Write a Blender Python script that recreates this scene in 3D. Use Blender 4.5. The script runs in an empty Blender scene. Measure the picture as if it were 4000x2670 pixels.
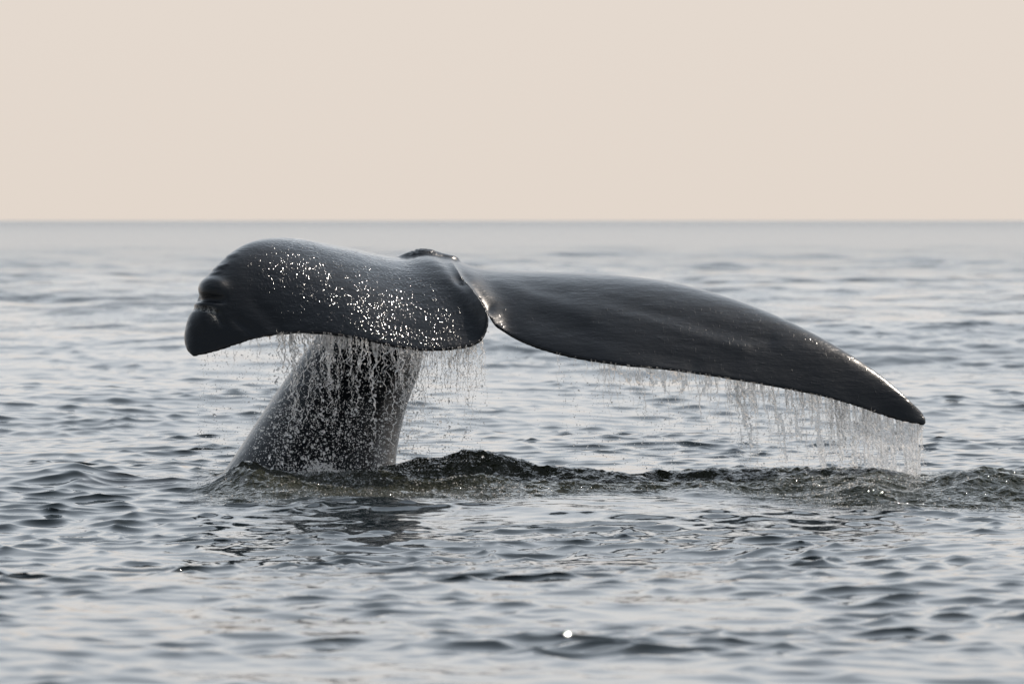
import bpy, math, random
import numpy as np
from mathutils import Vector, noise as mnoise

rng = np.random.default_rng(11)
random.seed(5)
scene = bpy.context.scene
COL = scene.collection

# ------------------------------------------------------------------ camera
FPX = 30800.0            # focal length in photograph pixels (4000 wide)
CAM_D = 55.0             # camera stands 55 m in front of the whale
CAM_H = 1.86             # eye height in a small boat
PITCH = math.atan((1335 - 853) / FPX)
cam_data = bpy.data.cameras.new('camera')
cam = bpy.data.objects.new('camera', cam_data)
COL.objects.link(cam)
cam.location = (0, -CAM_D, CAM_H)
cam.rotation_euler = (math.pi / 2 - PITCH, 0, 0)
cam_data.sensor_width = 36.0
cam_data.lens = FPX / 4000 * 36.0
cam_data.clip_start = 0.5
cam_data.clip_end = 30000
cam_data.dof.use_dof = True
cam_data.dof.focus_distance = CAM_D - 0.35
cam_data.dof.aperture_fstop = (cam_data.lens / 1000) / 0.045
cam_data.dof.aperture_blades = 0
scene.camera = cam

# ------------------------------------------------------------------ sky + sun
SUN_EL, SUN_AZ = math.radians(51), math.radians(49)      # azimuth measured from +Y towards +X
world = bpy.data.worlds.new('World')
scene.world = world
world.use_nodes = True
wn, wl = world.node_tree.nodes, world.node_tree.links
wn.clear()
w_out = wn.new('ShaderNodeOutputWorld')
w_bg = wn.new('ShaderNodeBackground')
sky = wn.new('ShaderNodeTexSky')
sky.sky_type = 'NISHITA'
sky.sun_disc = False
sky.sun_elevation = SUN_EL
sky.sun_rotation = SUN_AZ
sky.air_density = 1.0
sky.dust_density = 6.0
sky.ozone_density = 1.0
sky.altitude = 0
# smoky haze: the sky veiled by an even layer that is warm and thick low down and thins upwards
geo = wn.new('ShaderNodeTexCoord')
sep = wn.new('ShaderNodeSeparateXYZ')
wl.new(geo.outputs['Generated'], sep.inputs[0])
ramp = wn.new('ShaderNodeValToRGB')
cr = ramp.color_ramp
cr.interpolation = 'LINEAR'
cr.elements[0].position = 0.0
cr.elements[0].color = (8.15, 7.22, 6.4, 1)
cr.elements[1].position = 1.0
cr.elements[1].color = (3.4, 4.1, 5.0, 1)
for pos, c in ((0.028, (8.2, 7.32, 6.55)), (0.055, (9.6, 9.0, 8.5)), (0.13, (11.6, 11.6, 11.6)), (0.28, (11.6, 12.5, 13.5)), (0.52, (7.8, 8.9, 10.2))):
    e = cr.elements.new(pos); e.color = c + (1,)
wl.new(sep.outputs['Z'], ramp.inputs[0])
mixw = wn.new('ShaderNodeMix'); mixw.data_type = 'RGBA'
mixw.inputs['Factor'].default_value = 0.92
wl.new(sky.outputs[0], mixw.inputs['A'])
wl.new(ramp.outputs[0], mixw.inputs['B'])
# haze scatters forwards: the whole sky is brighter on the sun's side and falls off evenly to the far side
vm = wn.new('ShaderNodeVectorMath'); vm.operation = 'DOT_PRODUCT'
wl.new(geo.outputs['Generated'], vm.inputs[0])
vm.inputs[1].default_value = (math.sin(SUN_AZ * 0.3), math.cos(SUN_AZ * 0.3), 0)
mr = wn.new('ShaderNodeMapRange'); mr.interpolation_type = 'SMOOTHSTEP'
mr.inputs['From Min'].default_value = -1.0; mr.inputs['From Max'].default_value = 1.0
mr.inputs['To Min'].default_value = 0.30; mr.inputs['To Max'].default_value = 1.02
wl.new(vm.outputs['Value'], mr.inputs['Value'])
mulw = wn.new('ShaderNodeVectorMath'); mulw.operation = 'SCALE'
wl.new(mixw.outputs['Result'], mulw.inputs[0]); wl.new(mr.outputs[0], mulw.inputs['Scale'])
wl.new(mulw.outputs[0], w_bg.inputs['Color'])
w_bg.inputs['Strength'].default_value = 0.1
wl.new(w_bg.outputs[0], w_out.inputs['Surface'])

sd = bpy.data.lights.new('sun', 'SUN')
sd.energy = 5.0
sd.angle = math.radians(0.53)
sd.color = (1.0, 0.89, 0.78)
sun = bpy.data.objects.new('sun', sd)
COL.objects.link(sun)
sdir = Vector((math.sin(SUN_AZ) * math.cos(SUN_EL), math.cos(SUN_AZ) * math.cos(SUN_EL), math.sin(SUN_EL)))
sun.rotation_euler = sdir.to_track_quat('Z', 'Y').to_euler()
sun.location = (0, 0, 30)

vs = scene.view_settings
vs.view_transform = 'Standard'
vs.look = 'None'
vs.exposure = 0.0
vs.gamma = 1.0
vs.use_curve_mapping = False
scene.cycles.use_denoising = True
scene.cycles.max_bounces = 14
scene.cycles.transmission_bounces = 14
scene.cycles.transparent_max_bounces = 16
scene.cycles.glossy_bounces = 4
scene.cycles.caustics_reflective = True
scene.cycles.caustics_refractive = True
scene.cycles.sample_clamp_indirect = 12.0

# ------------------------------------------------------------------ helpers
SP, CP = math.sin(PITCH), math.cos(PITCH)


def px2w(px, py, Y):
    """photo pixel + depth Y -> world point (numpy friendly)"""
    a = (np.asarray(px, float) - 2000) / FPX
    b = (1335 - np.asarray(py, float)) / FPX
    dy = CP + b * SP
    dz = -SP + b * CP
    k = (np.asarray(Y, float) + CAM_D) / dy
    return np.stack([a * k, np.asarray(Y, float) + 0 * k, CAM_H + dz * k], -1)


def w2px(P):
    P = np.asarray(P, float)
    y = P[..., 1] + CAM_D
    z = P[..., 2] - CAM_H
    f = y * CP - z * SP
    u = y * SP + z * CP
    return 2000 + P[..., 0] / f * FPX, 1335 - u / f * FPX


def mesh_obj(name, verts, faces, mat, smooth=True, label=None, kind=None, cat=None):
    me = bpy.data.meshes.new(name)
    verts = np.asarray(verts, np.float32)
    if isinstance(faces, np.ndarray):
        nf, n = faces.shape
        me.vertices.add(len(verts)); me.vertices.foreach_set('co', verts.ravel())
        me.loops.add(nf * n); me.loops.foreach_set('vertex_index', faces.astype(np.int32).ravel())
        me.polygons.add(nf)
        me.polygons.foreach_set('loop_start', np.arange(0, nf * n, n, dtype=np.int32))
        me.update(calc_edges=True)
    else:
        me.from_pydata(verts.tolist(), [], faces)
        me.update()
    if smooth:
        me.polygons.foreach_set('use_smooth', np.ones(len(me.polygons), bool))
    me.materials.append(mat)
    o = bpy.data.objects.new(name, me)
    COL.objects.link(o)
    if label: o['label'] = label
    if kind: o['kind'] = kind
    if cat: o['category'] = cat
    return o


def vattr(o, name, data):
    a = o.data.attributes.new(name, 'FLOAT', 'POINT')
    a.data.foreach_set('value', np.asarray(data, np.float32).ravel())


def catmull(ctrl, n):
    c = np.asarray(ctrl, float)
    m = len(c)
    u = np.linspace(0, m - 1 - 1e-9, n)
    i = u.astype(int); f = (u - i)[:, None]
    g = lambda k: c[np.clip(k, 0, m - 1)]
    p0, p1, p2, p3 = g(i - 1), g(i), g(i + 1), g(i + 2)
    return 0.5 * (2 * p1 + (p2 - p0) * f + (2 * p0 - 5 * p1 + 4 * p2 - p3) * f ** 2 + (3 * p1 - p0 - 3 * p2 + p3) * f ** 3)


def sstep(a, b, x):
    t = np.clip((x - a) / (b - a), 0, 1)
    return t * t * (3 - 2 * t)


def lattice(x, y, seed):
    """smooth 2-D value noise in -1..1"""
    r = np.random.default_rng(seed).random((256, 256)) * 2 - 1
    xi = np.floor(x).astype(int); yi = np.floor(y).astype(int)
    fx = x - xi; fy = y - yi
    fx = fx * fx * fx * (fx * (fx * 6 - 15) + 10); fy = fy * fy * fy * (fy * (fy * 6 - 15) + 10)
    g = lambda a, b: r[a & 255, b & 255]
    return (g(xi, yi) * (1 - fx) + g(xi + 1, yi) * fx) * (1 - fy) + (g(xi, yi + 1) * (1 - fx) + g(xi + 1, yi + 1) * fx) * fy


# ------------------------------------------------------------------ materials
def new_mat(name):
    m = bpy.data.materials.new(name)
    m.use_nodes = True
    n, l = m.node_tree.nodes, m.node_tree.links
    return m, n, l, n['Principled BSDF']


def attr(n, name):
    a = n.new('ShaderNodeAttribute'); a.attribute_name = name
    return a.outputs['Fac']


def math_node(n, l, op, a, b=None):
    m = n.new('ShaderNodeMath'); m.operation = op
    for i, v in enumerate((a, b)):
        if v is None: continue
        if isinstance(v, (int, float)): m.inputs[i].default_value = v
        else: l.new(v, m.inputs[i])
    return m.outputs[0]


def noise_tex(n, l, vec, scale, detail=3, rough=0.5, stretch=None, rot=None):
    t = n.new('ShaderNodeTexNoise')
    t.inputs['Scale'].default_value = scale
    t.inputs['Detail'].default_value = detail
    t.inputs['Roughness'].default_value = rough
    if stretch or rot:
        mp = n.new('ShaderNodeMapping')
        if stretch: mp.inputs['Scale'].default_value = stretch
        if rot: mp.inputs['Rotation'].default_value = rot
        l.new(vec, mp.inputs[0]); vec = mp.outputs[0]
    l.new(vec, t.inputs['Vector'])
    return t.outputs['Fac']


def bump(n, l, h, strength, dist, normal=None):
    b = n.new('ShaderNodeBump')
    if isinstance(strength, (int, float)): b.inputs['Strength'].default_value = strength
    else: l.new(strength, b.inputs['Strength'])
    b.inputs['Distance'].default_value = dist
    l.new(h, b.inputs['Height'])
    if normal is not None: l.new(normal, b.inputs['Normal'])
    return b.outputs[0]


def sea_material():
    m, n, l, p = new_mat('sea_water')
    tc = n.new('ShaderNodeTexCoord').outputs['Object']
    p.inputs['IOR'].default_value = 1.333
    turb = attr(n, 'turb'); foam = attr(n, 'foam'); rough = attr(n, 'rough'); near = attr(n, 'near'); far = attr(n, 'far')
    h1 = noise_tex(n, l, tc, 9.0, 3, 0.5)
    h2 = noise_tex(n, l, tc, 24.0, 2, 0.5)
    b1 = bump(n, l, h1, math_node(n, l, 'MULTIPLY', near, 0.11), 0.02)
    # waves too far off to be meshed
    h3 = noise_tex(n, l, tc, 2.6, 3, 0.55)
    h4 = noise_tex(n, l, tc, 0.16, 3, 0.6)
    b1 = bump(n, l, h3, math_node(n, l, 'MULTIPLY', far, 0.6), 0.10, b1)
    b1 = bump(n, l, h4, math_node(n, l, 'MULTIPLY', far, 0.7), 1.1, b1)
    b2 = bump(n, l, h2, math_node(n, l, 'MULTIPLY', turb, 0.8), 0.035, b1)
    l.new(b2, p.inputs['Normal'])
    # body colour: dark sea, greenish where churned water is thin, white where aerated
    c1 = n.new('ShaderNodeMix'); c1.data_type = 'RGBA'
    c1.inputs['A'].default_value = (0.006, 0.011, 0.014, 1)
    c1.inputs['B'].default_value = (0.016, 0.018, 0.010, 1)
    l.new(turb, c1.inputs['Factor'])
    c2 = n.new('ShaderNodeMix'); c2.data_type = 'RGBA'
    c2.inputs['B'].default_value = (0.75, 0.74, 0.71, 1)
    fn = noise_tex(n, l, tc, 70.0, 6, 0.75)
    ff = math_node(n, l, 'MULTIPLY', foam, math_node(n, l, 'MULTIPLY', math_node(n, l, 'SUBTRACT', fn, 0.50), 5.0))
    cl = n.new('ShaderNodeClamp'); l.new(ff, cl.inputs[0])
    l.new(cl.outputs[0], c2.inputs['Factor'])
    l.new(c1.outputs['Result'], c2.inputs['A'])
    l.new(c2.outputs['Result'], p.inputs['Base Color'])
    r = math_node(n, l, 'ADD', rough, math_node(n, l, 'MULTIPLY', cl.outputs[0], 0.4))
    l.new(r, p.inputs['Roughness'])
    return m


def skin_material():
    m, n, l, p = new_mat('wet_whale_skin')
    tc = n.new('ShaderNodeTexCoord').outputs['Object']
    p.inputs['IOR'].default_value = 1.44
    wet = attr(n, 'wet'); scar = attr(n, 'scar'); matte = attr(n, 'matte')
    mot = noise_tex(n, l, tc, 3.0, 5, 0.6, (1, 1, 2))
    c = n.new('ShaderNodeMix'); c.data_type = 'RGBA'
    c.inputs['A'].default_value = (0.006, 0.0072, 0.0095, 1)
    c.inputs['B'].default_value = (0.015, 0.0175, 0.022, 1)
    l.new(mot, c.inputs['Factor'])
    c2 = n.new('ShaderNodeMix'); c2.data_type = 'RGBA'
    c2.inputs['B'].default_value = (0.30, 0.29, 0.27, 1)
    sn = noise_tex(n, l, tc, 45.0, 4, 0.7)
    sc = math_node(n, l, 'MULTIPLY', scar, math_node(n, l, 'GREATER_THAN', sn, 0.5))
    l.new(sc, c2.inputs['Factor'])
    l.new(c.outputs['Result'], c2.inputs['A'])
    l.new(c2.outputs['Result'], p.inputs['Base Color'])
    # relief: slow undulation, long wrinkles, little flakes of loose skin, wet beads
    w0 = noise_tex(n, l, tc, 2.2, 2, 0.5, (1.0, 1.0, 2.2), (0, 0.35, 0))
    w1 = noise_tex(n, l, tc, 9.0, 4, 0.6, (0.55, 1.0, 2.6), (0, 0.45, 0))
    w2 = noise_tex(n, l, tc, 34.0, 3, 0.6, (0.8, 0.5, 1.6), (0, -0.5, 0))
    b = bump(n, l, w0, 0.5, 0.03)
    b = bump(n, l, w1, 0.38, 0.012, b)
    b = bump(n, l, w2, 0.30, 0.003, b)
    fl = noise_tex(n, l, tc, 20.0, 2, 0.5, (0.6, 0.8, 2.4), (0, 0.9, 0))
    flk = math_node(n, l, 'MAXIMUM', math_node(n, l, 'SUBTRACT', fl, 0.60), 0.0)
    b = bump(n, l, flk, 0.35, 0.020, b)
    fl2 = noise_tex(n, l, tc, 24.0, 2, 0.5, (2.2, 0.8, 0.6), (0, 0.25, 0))
    b = bump(n, l, math_node(n, l, 'MAXIMUM', math_node(n, l, 'SUBTRACT', fl2, 0.63), 0.0), 0.35, 0.017, b)
    streak = noise_tex(n, l, tc, 7.0, 4, 0.65, (1.3, 0.5, 0.5), (0, 0.55, 0))
    sk = math_node(n, l, 'MULTIPLY', math_node(n, l, 'SUBTRACT', streak, 0.28), 4.5)
    skc = n.new('ShaderNodeClamp'); l.new(sk, skc.inputs[0])
    amt = math_node(n, l, 'MULTIPLY', wet, skc.outputs[0])
    for sc_, dist in ((44.0, 0.0095), (72.0, 0.0055)):
        vo = n.new('ShaderNodeTexVoronoi')
        vo.inputs['Scale'].default_value = sc_
        mp = n.new('ShaderNodeMapping'); mp.inputs['Scale'].default_value = (1.0, 0.55, 0.6); mp.inputs['Rotation'].default_value = (0, 0.5, 0)
        l.new(tc, mp.inputs[0]); l.new(mp.outputs[0], vo.inputs['Vector'])
        sc3 = n.new('ShaderNodeSeparateColor'); l.new(vo.outputs['Color'], sc3.inputs[0])
        size = math_node(n, l, 'ADD', math_node(n, l, 'MULTIPLY', sc3.outputs[0], 0.38), 0.22)
        bead = math_node(n, l, 'MAXIMUM', math_node(n, l, 'SUBTRACT', math_node(n, l, 'MULTIPLY', size, size), math_node(n, l, 'MULTIPLY', vo.outputs['Distance'], vo.outputs['Distance'])), 0.0)
        b = bump(n, l, bead, math_node(n, l, 'MULTIPLY', amt, 1.0), dist, b)
    l.new(b, p.inputs['Normal'])
    p.inputs['Roughness'].default_value = 0.24
    r = math_node(n, l, 'SUBTRACT', 0.25, math_node(n, l, 'MULTIPLY', wet, 0.15))
    r = math_node(n, l, 'ADD', r, math_node(n, l, 'MULTIPLY', matte, 0.28))
    l.new(r, p.inputs['Roughness'])
    return m


def drop_material(name, white):
    m, n, l, p = new_mat(name)
    p.inputs['Base Color'].default_value = (0.97, 0.97, 0.97, 1)
    p.inputs['Roughness'].default_value = 0.03
    p.inputs['IOR'].default_value = 1.333
    p.inputs['Transmission Weight'].default_value = 1.0
    tr = n.new('ShaderNodeBsdfTranslucent'); tr.inputs['Color'].default_value = (0.92, 0.91, 0.9, 1)
    df = n.new('ShaderNodeBsdfDiffuse'); df.inputs['Color'].default_value = (0.85, 0.85, 0.84, 1)
    m1 = n.new('ShaderNodeMixShader'); m1.inputs[0].default_value = 0.25
    l.new(tr.outputs[0], m1.inputs[1]); l.new(df.outputs[0], m1.inputs[2])
    m2 = n.new('ShaderNodeMixShader'); m2.inputs[0].default_value = white
    l.new(p.outputs[0], m2.inputs[1]); l.new(m1.outputs[0], m2.inputs[2])
    l.new(m2.outputs[0], n['Material Output'].inputs['Surface'])
    return m


M_SEA = sea_material()
M_SKIN = skin_material()
M_DROP = drop_material('falling_water', 0.34)
M_ROPE = drop_material('water_rope', 0.22)
M_FROTH_GLINT = drop_material('froth', 0.6)
M_SHEET = drop_material('water_film', 0.20)

# ------------------------------------------------------------------ sea surface
def spectrum_tile(size, res, lam_lo, lam_hi, slope, peak, wind, spread, seed):
    """random directional wave field on a periodic tile: height and the two choppy displacements"""
    r = np.random.default_rng(seed)
    k1 = np.fft.fftfreq(res, d=size / res) * 2 * np.pi
    kx, ky = np.meshgrid(k1, k1, indexing='ij')
    k = np.hypot(kx, ky); k[0, 0] = 1e9
    lam = 2 * np.pi / k
    band = sstep(lam_lo * 0.8, lam_lo * 1.25, lam) * (1 - sstep(lam_hi * 0.8, lam_hi * 1.25, lam))
    ang = np.arctan2(ky, kx) - wind
    dirf = np.cos(ang / 2) ** 2 ** spread if False else (0.12 + np.abs(np.cos(ang)) ** spread)
    sl = np.exp(-0.5 * (np.log(lam / peak) / 0.85) ** 2)
    amp = band * dirf * sl / k / k            # slope spectrum -> height, isotropic density ~ 1/k
    ph = r.normal(size=(res, res)) + 1j * r.normal(size=(res, res))
    H = amp * ph
    h = np.fft.ifft2(H)
    gx = np.fft.ifft2(1j * kx * H).real; gy = np.fft.ifft2(1j * ky * H).real
    s = slope / math.sqrt((gx ** 2 + gy ** 2).mean())
    Dx = np.fft.ifft2(1j * kx / k * H).real; Dy = np.fft.ifft2(1j * ky / k * H).real
    return size, res, h.real * s, Dx * s, Dy * s


def sample(tile, x, y):
    size, res, h, dx, dy = tile
    u = (x / size) % 1.0 * res; v = (y / size) % 1.0 * res
    i = np.floor(u).astype(int); j = np.floor(v).astype(int)
    fu = u - i; fv = v - j
    i0, i1, j0, j1 = i % res, (i + 1) % res, j % res, (j + 1) % res
    out = []
    for f in (h, dx, dy):
        out.append((f[i0, j0] * (1 - fu) + f[i1, j0] * fu) * (1 - fv) + (f[i0, j1] * (1 - fu) + f[i1, j1] * fu) * fv)
    return out


T_A = spectrum_tile(13.7, 1024, 0.14, 0.8, 0.098, 0.31, math.radians(58), 1.2, 3)
T_A2 = spectrum_tile(11.3, 1024, 0.14, 0.8, 0.098, 0.29, math.radians(118), 1.2, 8)
T_B = spectrum_tile(53.0, 1024, 0.8, 6.0, 0.048, 1.2, math.radians(75), 1.3, 4)
T_C = spectrum_tile(610.0, 1024, 4.0, 40.0, 0.05, 9.0, math.radians(95), 2.0, 5)


def mound(x, y, cx, cy, sx, sy, h):
    return h * np.exp(-((x - cx) / sx) ** 2 - ((y - cy) / sy) ** 2)


def X_of(px, Y):
    return (px - 2000) / FPX * (CAM_D + Y)


def churn_height(x, y):
    """water heaved up round the tail stock and under the fluke, and the mask of churned water"""
    px = 2000 + x / (CAM_D + y) * FPX
    h = np.zeros_like(x)
    # (pixel column, depth, half width px, half depth m, height)
    for cx, cy, sx, sy, hh in (
            (330, -0.9, 110, 0.5, 0.05), (230, -0.7, 200, 0.6, 0.04),
            (960, -1.3, 130, 0.55, 0.115), (1120, -1.35, 190, 0.55, 0.07), (1400, -0.9, 200, 0.5, 0.075),
            (1650, -0.6, 150, 0.45, 0.12), (1850, -0.7, 120, 0.45, 0.15), (1990, -0.75, 130, 0.45, 0.09),
            (2200, -0.8, 220, 0.6, 0.085), (2500, -0.9, 260, 0.6, 0.055), (2780, -0.7, 200, 0.5, 0.07),
            (3100, -0.7, 240, 0.55, 0.11), (3420, -0.8, 190, 0.5, 0.10), (3400, -1.7, 90, 0.35, 0.06),
            (3850, -1.1, 190, 0.55, 0.125), (4150, -1.3, 200, 0.5, 0.10), (2760, -1.6, 120, 0.3, 0.05)):
        h += hh * np.exp(-((px - cx) / sx) ** 2 - ((y - cy) / sy) ** 2)
    ed = sstep(700, 900, px)
    front = -2.55 + 0.45 * lattice(x * 0.9, y * 0 + 3.3, 71) + 0.5 * sstep(2000, 2400, px) * (1 - sstep(3000, 3400, px))
    m = ed * sstep(front - 0.35, front + 0.45, y) * (1 - sstep(0.5, 1.3, y))
    m2 = np.exp(-((px - 620) / 190) ** 2 - ((y + 0.4) / 0.35) ** 2) * 0.9
    m = np.maximum(m, m2)
    return h, m, px


def ridged(x, y, seed, octs, gain=0.55):
    s = 0; a = 1.0; f = 1.0; w = 0
    for i in range(octs):
        s = s + a * (1 - 2 * np.sqrt(lattice(x * f, y * f, seed + i) ** 2 + 0.012)); w += a
        a *= gain; f *= 1.93
    return s / w


def build_sea():
    rows = []
    d = -40.0
    while d < 27.5:
        rows.append(d); d += 2.5 if d < 20 else 0.5
    d = 27.5
    while d < 6500:
        rows.append(d)
        if d < 51.9: st = 0.038 + 0.012 * (d - 27.5) / 24
        elif d < 56.0: st = 0.0185
        elif d < 62: st = 0.035
        elif d < 90: st = 0.035 + (d - 62) * 0.0020
        elif d < 130: st = 0.091 + (d - 90) * 0.0015
        elif d < 300: st = 0.15 + (d - 130) * 0.0026
        else: st = 0.59 + (d - 300) * 0.024
        d += st
    rows = np.array(rows)
    half = 2000 / FPX
    inner = np.linspace(-1.16, 1.16, 372)
    gap = np.cumsum(0.006 * 1.17 ** np.arange(1, 28))
    u = np.concatenate([-(1.16 + gap)[::-1], inner, 1.16 + gap])
    de = np.maximum(rows, 27.5)
    X = u[None, :] * half * de[:, None]
    Y = (rows[:, None] - CAM_D) + 0 * X
    D = rows[:, None] + 0 * X
    dxs = np.gradient(X, axis=1); dys = np.gradient(Y, axis=0)
    sp = np.maximum(dxs, dys * 0.8)
    Z = np.zeros_like(X); PX = X.copy(); PY = Y.copy()
    ch, cm, pxc = churn_height(X, Y)
    calm = 1 - 0.2 * cm
    for tile, lam, chop in ((T_A, 0.24, 2.6), (T_A2, 0.24, 2.6), (T_B, 1.3, 2.4), (T_C, 8.0, 1.0)):
        w = (1 - sstep(lam * 0.35, lam * 0.75, sp)) * calm
        w = w * ((1.08 - 0.14 * sstep(36, 54, D) - 0.27 * sstep(52, 80, D)) if lam < 0.5 else (0.72 + 0.58 * sstep(60, 130, D)))
        w = w * (0.95 + 0.18 * lattice(X * 0.31 + 5, Y * 0.10, 90))     # gust patches
        if lam < 0.5: w = w * np.clip(0.95 + 0.8 * lattice(X * 0.9 + tile[0], Y * 0.8, int(tile[0] * 7)), 0.4, 1.7)
        h, a, b = sample(tile, X, Y)
        Z += w * h; PX += w * chop * a; PY += w * chop * b
    # churned water: heaved, ropy, sheared sideways
    sx = X + 0.25 * lattice(X * 1.3, Y * 1.3, 33); sy = Y + 0.2 * lattice(X * 1.1 + 9, Y * 1.2, 34)
    r1 = ridged(sx * 2.3 + sy * 0.6, sy * 4.2, 41, 3)
    r2 = ridged(sx * 9.0 + sy * 3.0, sy * 12.0 - sx * 4, 51, 2)
    lump = np.clip(ch / 0.12, 0, 1.6)
    Z += ch + cm * (0.045 * r1 * (0.55 + lump * 0.55) + 0.013 * r2 * (0.5 + 0.9 * lump)) - 0.01 * cm
    near_rip = 1 - sstep(40, 110, D)
    rough = 0.03 + 0.13 * sstep(140, 420, D) + 0.05 * sstep(400, 2500, D)
    foam = cm * np.clip(np.exp(-((pxc - 1250) / 170) ** 2 - ((Y + 0.55) / 0.35) ** 2) * 2.0
                        + np.exp(-((pxc - 1500) / 420) ** 2 - ((Y + 1.7) / 0.5) ** 2) * 0.28
                        + np.exp(-((pxc - 2950) / 260) ** 2 - ((Y + 0.45) / 0.3) ** 2) * 0.3
                        + np.exp(-((pxc - 3500) / 200) ** 2 - ((Y + 0.8) / 0.35) ** 2) * 0.3 , 0, 1)
    global SEA_PTS, SEA_CM
    SEA_PTS = np.stack([PX, PY, Z], -1)[cm > 0.3]; SEA_CM = cm[cm > 0.3]
    nr, nc = X.shape
    idx = np.arange(nr * nc).reshape(nr, nc)
    F = np.stack([idx[:-1, :-1], idx[:-1, 1:], idx[1:, 1:], idx[1:, :-1]], -1).reshape(-1, 4)
    o = mesh_obj('sea', np.stack([PX, PY, Z], -1).reshape(-1, 3), F, M_SEA, kind='structure',
                 label='grey rippled open sea with churned water round the tail')
    vattr(o, 'turb', cm); vattr(o, 'foam', foam); vattr(o, 'rough', rough); vattr(o, 'near', near_rip); vattr(o, 'far', sstep(80, 150, D) * (1 + 0.9 * sstep(500, 3000, D)))
    print('sea', nr, nc, 2 * len(F))
    return o


build_sea()

# ------------------------------------------------------------------ whale tail
# stations of each lobe: top outline pixel, trailing edge pixel, their depths, thickness
LEFT = [
    (1765, 1005, 1898, 1200, .60, -.54, .20), (1745, 1000, 1903, 1262, .62, -.57, .20), (1720, 998, 1880, 1322, .63, -.62, .20),
    (1690, 1000, 1830, 1349, .64, -.67, .20), (1640, 1003, 1740, 1361, .64, -.74, .20), (1570, 1006, 1650, 1364, .62, -.80, .19),
    (1480, 992, 1550, 1351, .57, -.83, .18), (1380, 970, 1430, 1326, .48, -.84, .17), (1270, 948, 1300, 1304, .36, -.82, .16),
    (1170, 931, 1180, 1299, .22, -.80, .15), (1080, 927, 1070, 1308, .08, -.80, .14), (1000, 938, 985, 1325, -.06, -.80, .13),
    (930, 968, 925, 1345, -.20, -.81, .12), (865, 1018, 880, 1361, -.32, -.82, .12), (815, 1075, 842, 1373, -.42, -.83, .11),
    (785, 1130, 815, 1381, -.50, -.84, .10), (765, 1185, 795, 1386, -.56, -.84, .09), (735, 1245, 778, 1390, -.62, -.85, .08),
    (719, 1310, 764, 1392, -.68, -.85, .07), (726, 1358, 752, 1391, -.76, -.85, .06), (742, 1384, 746, 1388, -.83, -.85, .04)]
RIGHT = [
    (1765, 1008, 1897, 1200, .60, -.47, .20), (1795, 1020, 1922, 1258, .60, -.42, .20), (1850, 1042, 1965, 1290, .60, -.44, .20),
    (1910, 1053, 2030, 1328, .58, -.49, .19), (2000, 1058, 2130, 1366, .54, -.59, .18), (2120, 1061, 2270, 1400, .48, -.68, .17),
    (2270, 1066, 2430, 1424, .40, -.75, .16), (2440, 1077, 2600, 1441, .30, -.76, .15), (2620, 1101, 2780, 1467, .19, -.76, .14),
    (2800, 1147, 2950, 1496, .03, -.76, .13), (2970, 1206, 3100, 1524, -.14, -.76, .12), (3130, 1277, 3240, 1555, -.32, -.76, .11),
    (3270, 1352, 3360, 1592, -.46, -.75, .10), (3390, 1427, 3450, 1624, -.56, -.74, .09), (3490, 1503, 3520, 1645, -.63, -.73, .08),
    (3560, 1566, 3570, 1656, -.66, -.72, .07), (3605, 1610, 3600, 1661, -.65, -.71, .06), (3622, 1642, 3616, 1661, -.69, -.705, .04)]


def lobe(stations, n_s, power0, power1):
    st = catmull(stations, n_s)
    st[:, 4] += 0.16 * np.sin(np.linspace(0.35 * np.pi, np.pi, n_s))
    nt = 44
    tf = np.concatenate([np.linspace(0, 1, 34), 1 + np.linspace(0.02, 0.12, 6)])
    V = []; nt = len(tf)
    for i_s, (ux, uy, lx, ly, yu, yl, th) in enumerate(st):
        power = power0 + (power1 - power0) * (i_s / n_s)
        U = px2w(ux, uy, yu); L = px2w(lx, ly, yl)
        g = 1 - np.abs(1 - tf) ** power * np.where(tf > 1, 2.2, 1.0)
        P = L[None] + (U - L)[None] * g[:, None]
        P[:, 1] = yl + (yu - yl) * tf
        # section normal (pointing to the hidden side)
        T = np.gradient(P, axis=0)
        span = np.array([1.0, 0, 0])
        d = U - L
        ax = np.cross(T, np.array([d[2], 0, -d[0]]) if abs(d[0]) + abs(d[2]) > 1e-6 else span)
        ax /= np.linalg.norm(ax, axis=1, keepdims=True) + 1e-9
        flip = np.sign((ax * np.array([0, 0.6, -0.8])).sum(1))[:, None]
        ax = ax * np.where(flip == 0, 1, flip)
        tt = tf / tf[-1]
        thick = th * (0.16 + 0.84 * np.sin(np.pi * np.clip(tt, 0, 1) ** 1.25) ** 0.8)
        B = P + ax * thick[:, None]
        V.append(np.concatenate([P, B[::-1]]))
    V = np.array(V)
    ns, m, _ = V.shape
    idx = np.arange(ns * m).reshape(ns, m)
    F = []
    for i in range(ns - 1):
        for j in range(m):
            k = (j + 1) % m
            F.append((idx[i, j], idx[i, k], idx[i + 1, k], idx[i + 1, j]))
    F.append(tuple(idx[0, ::-1])); F.append(tuple(idx[-1]))
    return V.reshape(-1, 3), F


# horizontal slices of the tail stock: pixel row, left, right, depth of centre, half depth
STOCK = [(2150, 690, 1500, .35, .62), (2000, 775, 1525, .45, .56), (1850, 868, 1543, .55, .50), (1750, 935, 1553, .62, .48), (1650, 1000, 1573, .69, .46),
         (1550, 1066, 1602, .75, .44), (1450, 1135, 1640, .80, .40), (1380, 1183, 1652, .82, .37), (1300, 1245, 1668, .83, .33),
         (1200, 1330, 1700, .82, .28), (1100, 1435, 1745, .78, .22), (1040, 1505, 1785, .74, .16), (1008, 1545, 1795, .72, .12), (990, 1580, 1755, .71, .08), (975, 1640, 1690, .70, .03)]


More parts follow.
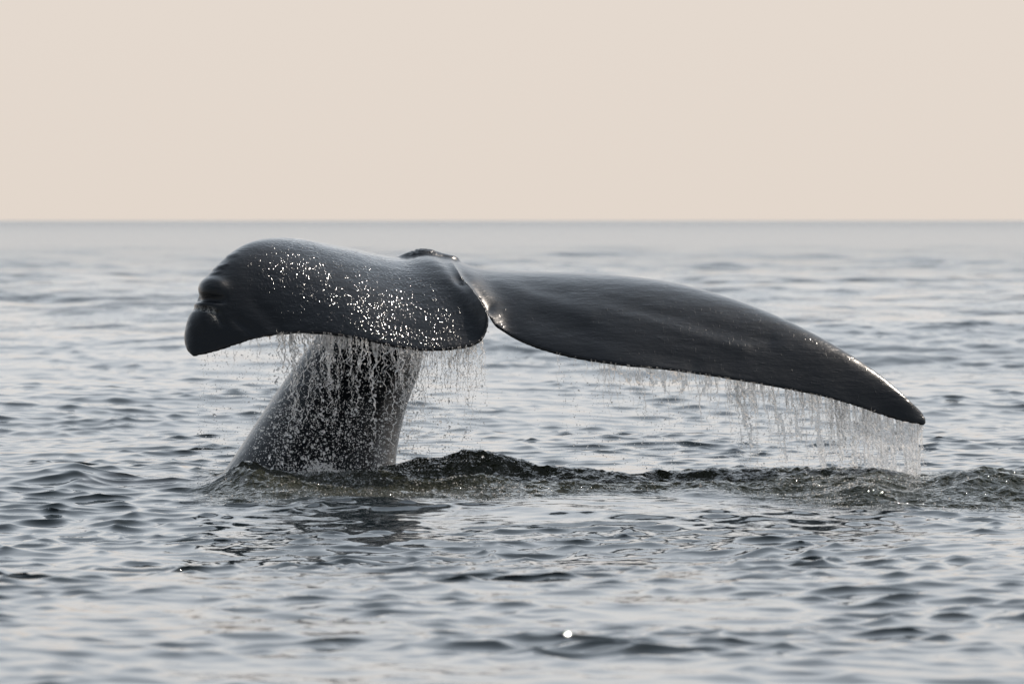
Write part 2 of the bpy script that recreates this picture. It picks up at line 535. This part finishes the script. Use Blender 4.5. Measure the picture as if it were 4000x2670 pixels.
def stock():
    st = catmull(STOCK, 70)
    m = 40
    V = []
    for py, l, r, yc, ry in st:
        a = px2w(l, py, yc); b = px2w(r, py, yc)
        c = (a + b) / 2; rx = (b[0] - a[0]) / 2
        th = np.linspace(0, 2 * np.pi, m, endpoint=False)
        ct, sn = np.cos(th), np.sin(th)
        V.append(np.stack([c[0] + rx * np.sign(ct) * np.abs(ct) ** 0.9, yc + ry * sn, c[2] + 0 * th], -1))
    V = np.array(V)
    idx = np.arange(V.shape[0] * m).reshape(-1, m)
    F = []
    for i in range(len(idx) - 1):
        for j in range(m):
            k = (j + 1) % m
            F.append((idx[i, j], idx[i, k], idx[i + 1, k], idx[i + 1, j]))
    F.append(tuple(idx[0, ::-1])); F.append(tuple(idx[-1]))
    return V.reshape(-1, 3), F


def seg_dist(px, py, a, b):
    """distance to a segment and position along it (0..1)"""
    ax, ay = a; bx, by = b
    dx, dy = bx - ax, by - ay
    t = np.clip(((px - ax) * dx + (py - ay) * dy) / (dx * dx + dy * dy), 0, 1)
    ox, oy = px - (ax + t * dx), py - (ay + t * dy)
    side = np.sign((px - ax) * dy - (py - ay) * dx)
    return np.hypot(ox, oy), t, side


def build_whale():
    vs_, fs_ = [], []
    for v, f in (lobe(LEFT, 190, 2.5, 2.2), lobe(RIGHT, 220, 2.4, 1.6), stock()):
        off = sum(len(a) for a in vs_)
        vs_.append(v); fs_ += [tuple(int(i) + off for i in q) for q in f]
    o = mesh_obj('whale', np.concatenate(vs_), fs_, M_SKIN,
                 label='dark wet whale tail raised above the sea with one drooping fluke tip', cat='whale')
    import bmesh
    bm = bmesh.new(); bm.from_mesh(o.data)
    bmesh.ops.recalc_face_normals(bm, faces=bm.faces)
    bm.to_mesh(o.data); bm.free()
    md = o.modifiers.new('r', 'REMESH'); md.mode = 'VOXEL'; md.voxel_size = 0.0125; md.use_smooth_shade = True
    ms = o.modifiers.new('s', 'SMOOTH'); ms.factor = 0.5; ms.iterations = 11
    dg = bpy.context.evaluated_depsgraph_get()
    me = bpy.data.meshes.new_from_object(o.evaluated_get(dg))
    o.modifiers.clear()
    old = o.data; o.data = me; bpy.data.meshes.remove(old)
    me.name = 'whale'
    n = len(me.vertices)
    co = np.empty(n * 3, np.float32); me.vertices.foreach_get('co', co); co = co.reshape(-1, 3).astype(float)
    no = np.empty(n * 3, np.float32); me.vertices.foreach_get('normal', no); no = no.reshape(-1, 3).astype(float)
    px, py = w2px(co)
    facing = sstep(-0.05, 0.35, -no[:, 1] * 0.7 + no[:, 2] * 0.7) * sstep(0.95, 0.4, co[:, 1])
    d = np.zeros(n)
    # valley on the midline between the lobes, with a soft ridge on each side
    for a, b, w, k in (((1725, 985), (1800, 1090), 30, 1.0), ((1800, 1090), (1905, 1200), 24, 1.0)):
        ds, t, sd_ = seg_dist(px, py, a, b)
        d -= 0.024 * np.exp(-(ds / w) ** 2) * k
    ds, t, sd_ = seg_dist(px, py, (1650, 1000), (1860, 1180)); d += 0.022 * np.exp(-(ds / 45) ** 2)
    ds, t, sd_ = seg_dist(px, py, (1850, 1095), (1960, 1215)); d += 0.006 * np.exp(-(ds / 40) ** 2)
    # folds behind the drooping tip
    d += 0.036 * np.exp(-(((px - 830) / 58) ** 2 + ((py - 1122) / 36) ** 2) ** 1.5)
    ds, t, sd_ = seg_dist(px, py, (765, 1166), (870, 1172)); d -= 0.030 * np.exp(-(ds / 15) ** 2) * (1 - 0.5 * t)
    d += 0.014 * np.exp(-(((px - 800) / 58) ** 2 + ((py - 1186) / 17) ** 2) ** 1.3)
    for a, b in (((745, 1206), (800, 1203)), ((800, 1203), (848, 1222)), ((848, 1222), (868, 1262))):
        ds, t, sd_ = seg_dist(px, py, a, b); d -= 0.010 * np.exp(-(ds / 10) ** 2)
    d += 0.012 * np.exp(-((px - 785) / 45) ** 2 - ((py - 1250) / 36) ** 2)
    for cx, cy in ((868, 1040), (850, 1052), (905, 1000), (838, 1070)):
        ds, t, sd_ = seg_dist(px, py, (cx - 14, cy + 2), (cx + 20, cy - 8)); d += 0.006 * np.exp(-(ds / 7) ** 2)
    # crease and long shallow hollows on the flukes
    for a, b, w, k in (((2080, 1120), (3000, 1330), 34, -.008), ((2100, 1250), (2700, 1420), 40, -.008), ((2250, 1165), (2900, 1360), 30, .006),
                       ((1000, 1180), (1100, 1300), 30, -.008), ((930, 1250), (1010, 1310), 18, -.010), ((1960, 1110), (2300, 1230), 32, .007)):
        ds, t, sd_ = seg_dist(px, py, a, b); d += k * np.exp(-(ds / w) ** 2)
    # worn, crusted crest of the keel
    crest = np.exp(-((px - 1640) / 75) ** 2 - ((py - 985) / 12) ** 2)
    jag = np.array([mnoise.noise(Vector(c) * 55) for c in co[:]]) if n < 400000 else np.zeros(n)
    co2 = co + no * (d * facing + 0.012 * jag * crest + 0.0007 * jag)[:, None]
    me.vertices.foreach_set('co', co2.astype(np.float32).ravel()); me.update()
    wu = (px - 1400) * 0.80 + (py - 1150) * 0.60; wv = (px - 1400) * -0.60 + (py - 1150) * 0.80
    wet = 1.6 * np.exp(-(wu / 380) ** 4 - (wv / 230) ** 4)
    wet = np.clip(wet, 0, 1) * sstep(0.9, 0.3, co[:, 1])
    scar = np.exp(-(seg_dist(px, py, (748, 1200), (835, 1215))[0] / 9) ** 2) + 0.8 * np.exp(-(seg_dist(px, py, (825, 1212), (840, 1250))[0] / 8) ** 2)
    vattr(o, 'wet', wet); vattr(o, 'scar', np.clip(scar * facing, 0, 1)); vattr(o, 'matte', np.clip(0.5 * np.exp(-(seg_dist(px, py, (1860, 1130), (1912, 1230))[0] / 42) ** 2), 0, 1))
    me.polygons.foreach_set('use_smooth', np.ones(len(me.polygons), bool))
    print('whale', n)
    return o


build_whale()

# ------------------------------------------------------------------ falling water
LE = catmull(LEFT, 400)[:, 2:6]; RE = catmull(RIGHT, 400)[:, 2:6]
RE = RE[RE[:, 0] > 1910]
E_X = np.concatenate([LE[:, 0], RE[:, 0]]); E_Y = np.concatenate([LE[:, 1], RE[:, 1]]); E_D = np.concatenate([LE[:, 3], RE[:, 3]])
_o = np.argsort(E_X); E_X, E_Y, E_D = E_X[_o], E_Y[_o], E_D[_o]


def edge(px):
    return np.interp(px, E_X, E_Y), np.interp(px, E_X, E_D)


def ico(sub):
    import bmesh
    bm = bmesh.new(); bmesh.ops.create_icosphere(bm, subdivisions=sub, radius=1.0)
    v = np.array([q.co[:] for q in bm.verts]); f = np.array([[q.index for q in t.verts] for t in bm.faces]); bm.free()
    return v, f


ICO1, ICO2 = ico(1), ico(2)


def drops_mesh(P, R, stretch=1.0):
    """many small drops, each slightly out of round, as arrays of vertices and triangles"""
    P = np.asarray(P); R = np.asarray(R)
    Vs, Fs, off = [], [], 0
    for (v, f), sel in ((ICO1, R < 0.0058), (ICO2, R >= 0.0058)):
        p, r = P[sel], R[sel]
        if not len(p): continue
        sc = np.stack([rng.uniform(.75, 1.2, len(p)), rng.uniform(.8, 1.15, len(p)), rng.uniform(.8, 1.45, len(p)) * stretch], -1)
        tilt = rng.normal(0, 0.35, len(p))
        q = v[None] * (r[:, None] * sc)[:, None, :]
        x = q[..., 0] * np.cos(tilt)[:, None] - q[..., 2] * np.sin(tilt)[:, None]
        z = q[..., 0] * np.sin(tilt)[:, None] + q[..., 2] * np.cos(tilt)[:, None]
        q = np.stack([x, q[..., 1], z], -1) + p[:, None]
        Vs.append(q.reshape(-1, 3))
        Fs.append((f[None] + (np.arange(len(p)) * len(v))[:, None, None]).reshape(-1, 3) + off)
        off += len(p) * len(v)
    return np.concatenate(Vs), np.concatenate(Fs)


def tube_mesh(paths, radii, sides=6):
    Vs, Fs, off = [], [], 0
    th = np.linspace(0, 2 * np.pi, sides, endpoint=False)
    for p, r in zip(paths, radii):
        n = len(p)
        T = np.gradient(p, axis=0); T /= np.linalg.norm(T, axis=1, keepdims=True) + 1e-9
        A = np.cross(T, [0, 1.0, 0.02]); A /= np.linalg.norm(A, axis=1, keepdims=True) + 1e-9
        B = np.cross(T, A)
        ring = p[:, None] + r[:, None, None] * (A[:, None] * np.cos(th)[None, :, None] + B[:, None] * np.sin(th)[None, :, None])
        Vs.append(ring.reshape(-1, 3))
        i = np.arange(n - 1)[:, None] * sides; j = np.arange(sides)[None]; k = (j + 1) % sides
        a, b, c, d = i + j, i + k, i + sides + k, i + sides + j
        Fs.append((np.stack([np.stack([a, b, c], -1), np.stack([a, c, d], -1)], 2)).reshape(-1, 3) + off)
        off += n * sides
    return np.concatenate(Vs), np.concatenate(Fs)


def join(parts):
    V, F, off = [], [], 0
    for v, f in parts:
        V.append(v); F.append(f + off); off += len(v)
    return np.concatenate(V), np.concatenate(F)


def strands(n, x0, x1, len_lo, len_hi, r_lo, r_hi, drift=0.08, wig=9, seed=1, jitter=0.06, hang=0):
    """ropes of water running off the trailing edge, thinning and beading as they fall"""
    r = np.random.default_rng(seed)
    paths, radii, ends = [], [], []
    for i in range(n):
        sx = r.uniform(x0, x1)
        ey, ed = edge(sx)
        L = len_lo + (len_hi - len_lo) * r.random() ** 2
        m = max(8, int(L / 5))
        t = np.linspace(0, 1, m)
        ph = r.uniform(0, 100)
        w = lattice(t * L / 26 + ph, t * 0 + ph, 7) * wig + lattice(t * L / 9 + ph, t * 0 + 2 * ph, 8) * wig * 0.4
        x = sx + w * np.minimum(1, t * 3) + drift * r.normal(1, 0.8) * t * L
        y = ey - 4 + hang + t * L
        dep = ed + 0.02 + r.normal(0, jitter) * t + lattice(t * L / 30 + ph, t * 0 + 5, 9) * 0.02
        paths.append(px2w(x, y, dep))
        rr = r.uniform(r_lo, r_hi) * (1 - 0.55 * t) * (0.75 + 0.55 * lattice(t * L / 7 + ph, t * 0 + 3 * ph, 12) + 0.25 * lattice(t * L / 16, t * 0 + ph, 13))
        rr = np.clip(rr, 0.0007, 1) ; rr[-1] = 0.0003; rr[0] = max(rr[0], 0.001)
        radii.append(rr)
        ends.append((x[-1], y[-1], dep[-1]))
    return paths, radii, ends


def ligaments(n, x0, x1, f_lo, f_hi, y_max, seed, dep=0.08):
    """short torn threads of water tumbling in the air"""
    r = np.random.default_rng(seed)
    paths, radii = [], []
    for i in range(n):
        sx = r.uniform(x0, x1); ey, ed = edge(sx)
        y0 = ey + (f_lo + (f_hi - f_lo) * r.random() ** 1.4) * (y_max - ey)
        L = r.uniform(12, 46); m = max(6, int(L / 4)); t = np.linspace(-.5, .5, m); ph = r.uniform(0, 90)
        an = r.normal(math.pi / 2, 0.65)
        x = sx + math.cos(an) * t * L + 6 * lattice(t * L / 9 + ph, t * 0 + ph, 17)
        y = y0 + math.sin(an) * t * L + 6 * lattice(t * L / 9 + ph, t * 0 + 2 * ph, 18)
        paths.append(px2w(x, y, ed + 0.02 + r.normal(0, dep) + 0 * t))
        rr = r.uniform(.0010, .0030) * (0.7 + 0.7 * lattice(t * L / 6 + ph, t * 0 + 1, 19)) * np.sqrt(np.clip(1 - (2 * t) ** 2, 0.02, 1))
        radii.append(np.clip(rr, .0005, 1))
    return paths, radii


def cloud(n, x0, x1, f_lo, f_hi, y_max, r_mu, r_sig, seed, columns=0, drift=0.06, dep=0.10, bias=1.0):
    """drops below the trailing edge; some gathered in loose vertical columns"""
    r = np.random.default_rng(seed)
    if columns:
        cx = r.uniform(x0, x1, columns)
        k = r.integers(0, columns, n)
        loose = r.random(n) < 0.45
        x = np.where(loose, r.uniform(x0, x1, n), cx[k] + r.normal(0, 9, n))
    else:
        x = r.uniform(x0, x1, n)
    ey, ed = edge(x)
    f = f_lo + (f_hi - f_lo) * r.random(n) ** bias
    y = ey + 6 + f * (y_max - ey - 6)
    x = x + drift * (y - ey) + r.normal(0, 6, n)
    R = np.clip(np.exp(r.normal(math.log(r_mu), r_sig, n)), 0.0012, 0.011)
    return px2w(x, y, ed + 0.02 + r.normal(0, dep, n)), R


def film(x0, x1, depth_px, thr0, thr1, seed, cell=4.0, sx=30, sy=70, drift=0.05, amp=0.006, full=None, soft=12):
    """thin torn sheet hanging from the edge: two skins whose gap is the local thickness, absent where it is torn"""
    nx = int((x1 - x0) / cell); ny = int(depth_px / cell)
    gx, gy = np.meshgrid(np.linspace(x0, x1, nx), np.linspace(0, depth_px, ny), indexing='ij')
    ey, ed = edge(gx)
    xx = gx + drift * gy
    a = lattice(gx / sx + 0.4 * lattice(gx / 40, gy / 60, seed), gy / sy, seed + 1)
    b = lattice(gx / (sx * 0.35), gy / (sy * 0.3), seed + 2)
    c = ridged(gx / 11 + 0.9 * lattice(gx / 30, gy / 40, seed + 4), gy / 75, seed + 3, 2)
    n = 0.55 * a + 0.25 * b + 0.45 * c
    f = gy / depth_px
    th = (n - (thr0 + (thr1 - thr0) * f ** 0.8))
    side = np.minimum(sstep(0, soft, gx - x0), sstep(0, 14, x1 - gx + 10 * lattice(gx * 0 + 1.5, gy / 22, seed + 5) - 8))
    th = th - (1 - side) * 0.5
    if full is not None: th = th + full(gx, gy)
    keep = th > 0
    t = 0.0004 + np.clip(th, 0, 1) * 0.006
    y = ed + 0.02 + amp * lattice(gx / 10, gy / 22, seed + 6) + amp * 0.5 * lattice(gx / 5, gy / 8, seed + 7) + 0.015 * lattice(gx / 60, gy / 60, seed + 8)
    P = px2w(xx, ey - 3 + gy, y)
    t = t + 0.0022 * np.abs(lattice(gx / 7, gy / 6, seed + 9)) * keep
    Fv = P.copy(); Fv[..., 1] -= t / 2
    Bv = P.copy(); Bv[..., 1] += t / 2
    idx = np.arange(nx * ny).reshape(nx, ny)
    k = keep[:-1, :-1] & keep[1:, :-1] & keep[1:, 1:] & keep[:-1, 1:]
    q = np.stack([idx[:-1, :-1], idx[1:, :-1], idx[1:, 1:], idx[:-1, 1:]], -1)[k]
    tri = np.concatenate([q[:, [0, 1, 2]], q[:, [0, 2, 3]]])
    # front faces the camera (-Y), back the other way
    V = np.concatenate([Fv.reshape(-1, 3), Bv.reshape(-1, 3)])
    F = np.concatenate([tri[:, ::-1], tri + nx * ny])
    used = np.zeros(len(V), bool); used[F.ravel()] = True
    remap = np.cumsum(used) - 1
    return V[used], remap[F]


def add(name, parts, mat, label, cat):
    v, f = join(parts)
    o = mesh_obj(name, v, f, mat, label=label, kind='stuff', cat=cat)
    print(name, len(f))
    return o


# under the drooping fluke: a few ropes, a torn fringe and a rain of drops in front of the stock
p1 = strands(26, 800, 1120, 20, 130, .0015, .0035, seed=21)
p2 = strands(110, 1080, 1640, 40, 430, .002, .008, seed=22, wig=16)
p3 = strands(90, 1600, 1895, 30, 300, .0015, .0045, seed=23, wig=10, drift=0.03)
g1 = ligaments(150, 1090, 1640, 0, .75, 1840, 25); g2 = ligaments(40, 1600, 1890, 0, .6, 1820, 26); g3 = ligaments(20, 830, 1120, 0, .35, 1850, 27)
tubes = [a + b + c + d + e + f for a, b, c, d, e, f in zip(p1[:2], p2[:2], p3[:2], g1, g2, g3)]
add('falling_water_ropes', [tube_mesh(*tubes)], M_ROPE, 'ropes of water running off the drooping fluke before the tail stock', 'water')
add('falling_water_film', [film(1130, 1895, 130, -0.12, 0.75, 101, cell=4, sx=24, sy=60), film(930, 1140, 70, 0.15, 0.8, 131)], M_SHEET,
    'torn glassy film of water hanging under the notch side of the drooping fluke', 'water')
cl = [cloud(1200, 780, 1120, 0, 1, 1850, .0027, .35, 31, 14, drift=-0.02),
      cloud(4200, 1060, 1640, 0, 1, 1840, .0022, .55, 32, 40, drift=-0.02, bias=0.85),
      cloud(1300, 1040, 1580, .5, 1, 1850, .0025, .55, 36, 40, drift=-0.12),
      cloud(2000, 1560, 1905, 0, 1, 1820, .0028, .38, 33, 22, drift=0.0, bias=1.3)]
add('falling_drops', [drops_mesh(np.concatenate([c[0] for c in cl]), np.concatenate([c[1] for c in cl]))], M_DROP,
    'rain of drops falling between the drooping fluke and the sea', 'water')

# under the outstretched fluke: short ropes, then a curtain towards the tip
q1 = strands(14, 2150, 2420, 15, 150, .0015, .0035, seed=41)
q2 = strands(120, 2300, 2950, 15, 230, .0015, .004, seed=42)
q3 = strands(110, 2850, 3300, 50, 340, .0015, .0045, seed=43, drift=0.1)
q4 = strands(80, 3230, 3606, 100, 290, .002, .005, seed=44, drift=0.03, wig=6)
g4 = ligaments(90, 2850, 3606, 0, 1, 1850, 45); g5 = ligaments(40, 2200, 2900, 0, .45, 1850, 46)
tubes = [a + b + c + d + e + f for a, b, c, d, e, f in zip(q1[:2], q2[:2], q3[:2], q4[:2], g4, g5)]
add('curtain_ropes', [tube_mesh(*tubes)], M_ROPE, 'ropes of water running off the outstretched fluke near its tip', 'water')
add('curtain_film', [film(2380, 2950, 100, -0.12, 0.6, 151), film(2860, 3420, 300, -0.15, 0.40, 161, sx=13, sy=190, drift=0.1, cell=3.2),
                     film(3260, 3607, 250, -0.4, -0.12, 171, sx=13, sy=170, cell=3.2, drift=0.02, soft=200)], M_SHEET,
    'glassy curtain of water hanging from the outstretched fluke tip to the sea', 'water')
cl = [cloud(110, 1920, 2200, 0, 1, 1840, .0022, .3, 51), cloud(1900, 2180, 2960, 0, 1, 1845, .0024, .4, 52, 44),
      cloud(1700, 2850, 3330, 0, 1, 1850, .0029, .38, 53, 30, drift=0.1), cloud(900, 3250, 3606, 0, 1, 1860, .0028, .38, 54, 16, drift=0.03),
      cloud(60, 3590, 3615, .3, 1, 1870, .0024, .3, 55, drift=0.1)]
add('curtain_drops', [drops_mesh(np.concatenate([c[0] for c in cl]), np.concatenate([c[1] for c in cl]))], M_DROP,
    'scattered drops falling from the outstretched fluke to the sea', 'water')


# low splashes where the falling water lands
def splash(n, cx, cy, Y, sx, sy, r_mu, seed):
    r = np.random.default_rng(seed)
    x = cx + r.normal(0, sx, n); y = cy - np.abs(r.normal(0, sy, n)) * np.exp(-((x - cx) / sx / 1.6) ** 2) + 12
    return px2w(x, y, Y + r.normal(0, .12, n)), np.clip(np.exp(r.normal(math.log(r_mu), .4, n)), .0012, .01)


cl = [splash(900, 1250, 1850, -.55, 60, 26, .0040, 61), splash(500, 1120, 1865, -.8, 110, 12, .003, 62), splash(500, 2930, 1850, -.6, 60, 20, .003, 63),
      splash(420, 3060, 1855, -.6, 100, 14, .0028, 64), splash(380, 3560, 1880, -.7, 50, 26, .003, 65), splash(300, 900, 1880, -1.0, 60, 14, .003, 66),
      splash(300, 1860, 1790, -.7, 70, 10, .003, 67), splash(300, 1650, 1830, -.6, 110, 12, .003, 68), splash(250, 2750, 1860, -.6, 60, 10, .0028, 69)]
add('splash', [drops_mesh(np.concatenate([c[0] for c in cl]), np.concatenate([c[1] for c in cl]))], M_DROP,
    'low splashes of drops thrown up where the falling water meets the sea', 'splash')


def froth(n, seed):
    """white flecks on the churned water, part foam and spray, part painted sun sparkles, gathered in ropy lines"""
    r = np.random.default_rng(seed)
    P = SEA_PTS; px = w2px(P)[0]
    g = ridged(P[:, 0] * 3.0 + P[:, 1] * 2.0, P[:, 1] * 5.0 - P[:, 0], 201, 3)
    dens = SEA_CM * np.clip(g - 0.05, 0, 1) ** 1.5
    dens = dens * (0.25 + 1.4 * np.exp(-((px - 1050) / 230) ** 2) + 1.0 * np.exp(-((px - 1800) / 260) ** 2) + 1.1 * np.exp(-((px - 3350) / 300) ** 2))  # more white flecks on these stretches, standing in for sun glints on the churn
    dens = dens + 0.10 * SEA_CM * (np.exp(-((px - 1150) / 260) ** 2 - ((P[:, 1] + 0.75) / 0.3) ** 2) + np.exp(-((px - 1700) / 300) ** 2 - ((P[:, 1] + 2.0) / 0.35) ** 2))
    dens = dens * (px > 700) * (px < 4300)
    k = r.choice(len(P), n, p=dens / dens.sum())
    return P[k] + r.normal(0, .006, (n, 3)) * [1, 1, .2] + [0, 0, .001], np.clip(np.exp(r.normal(math.log(.0027), .5, n)), .0012, .009)


add('froth', [drops_mesh(*froth(6500, 91), stretch=0.6)], M_FROTH_GLINT, 'white flecks of froth and painted sun sparkles on the churned water round the tail', 'foam')
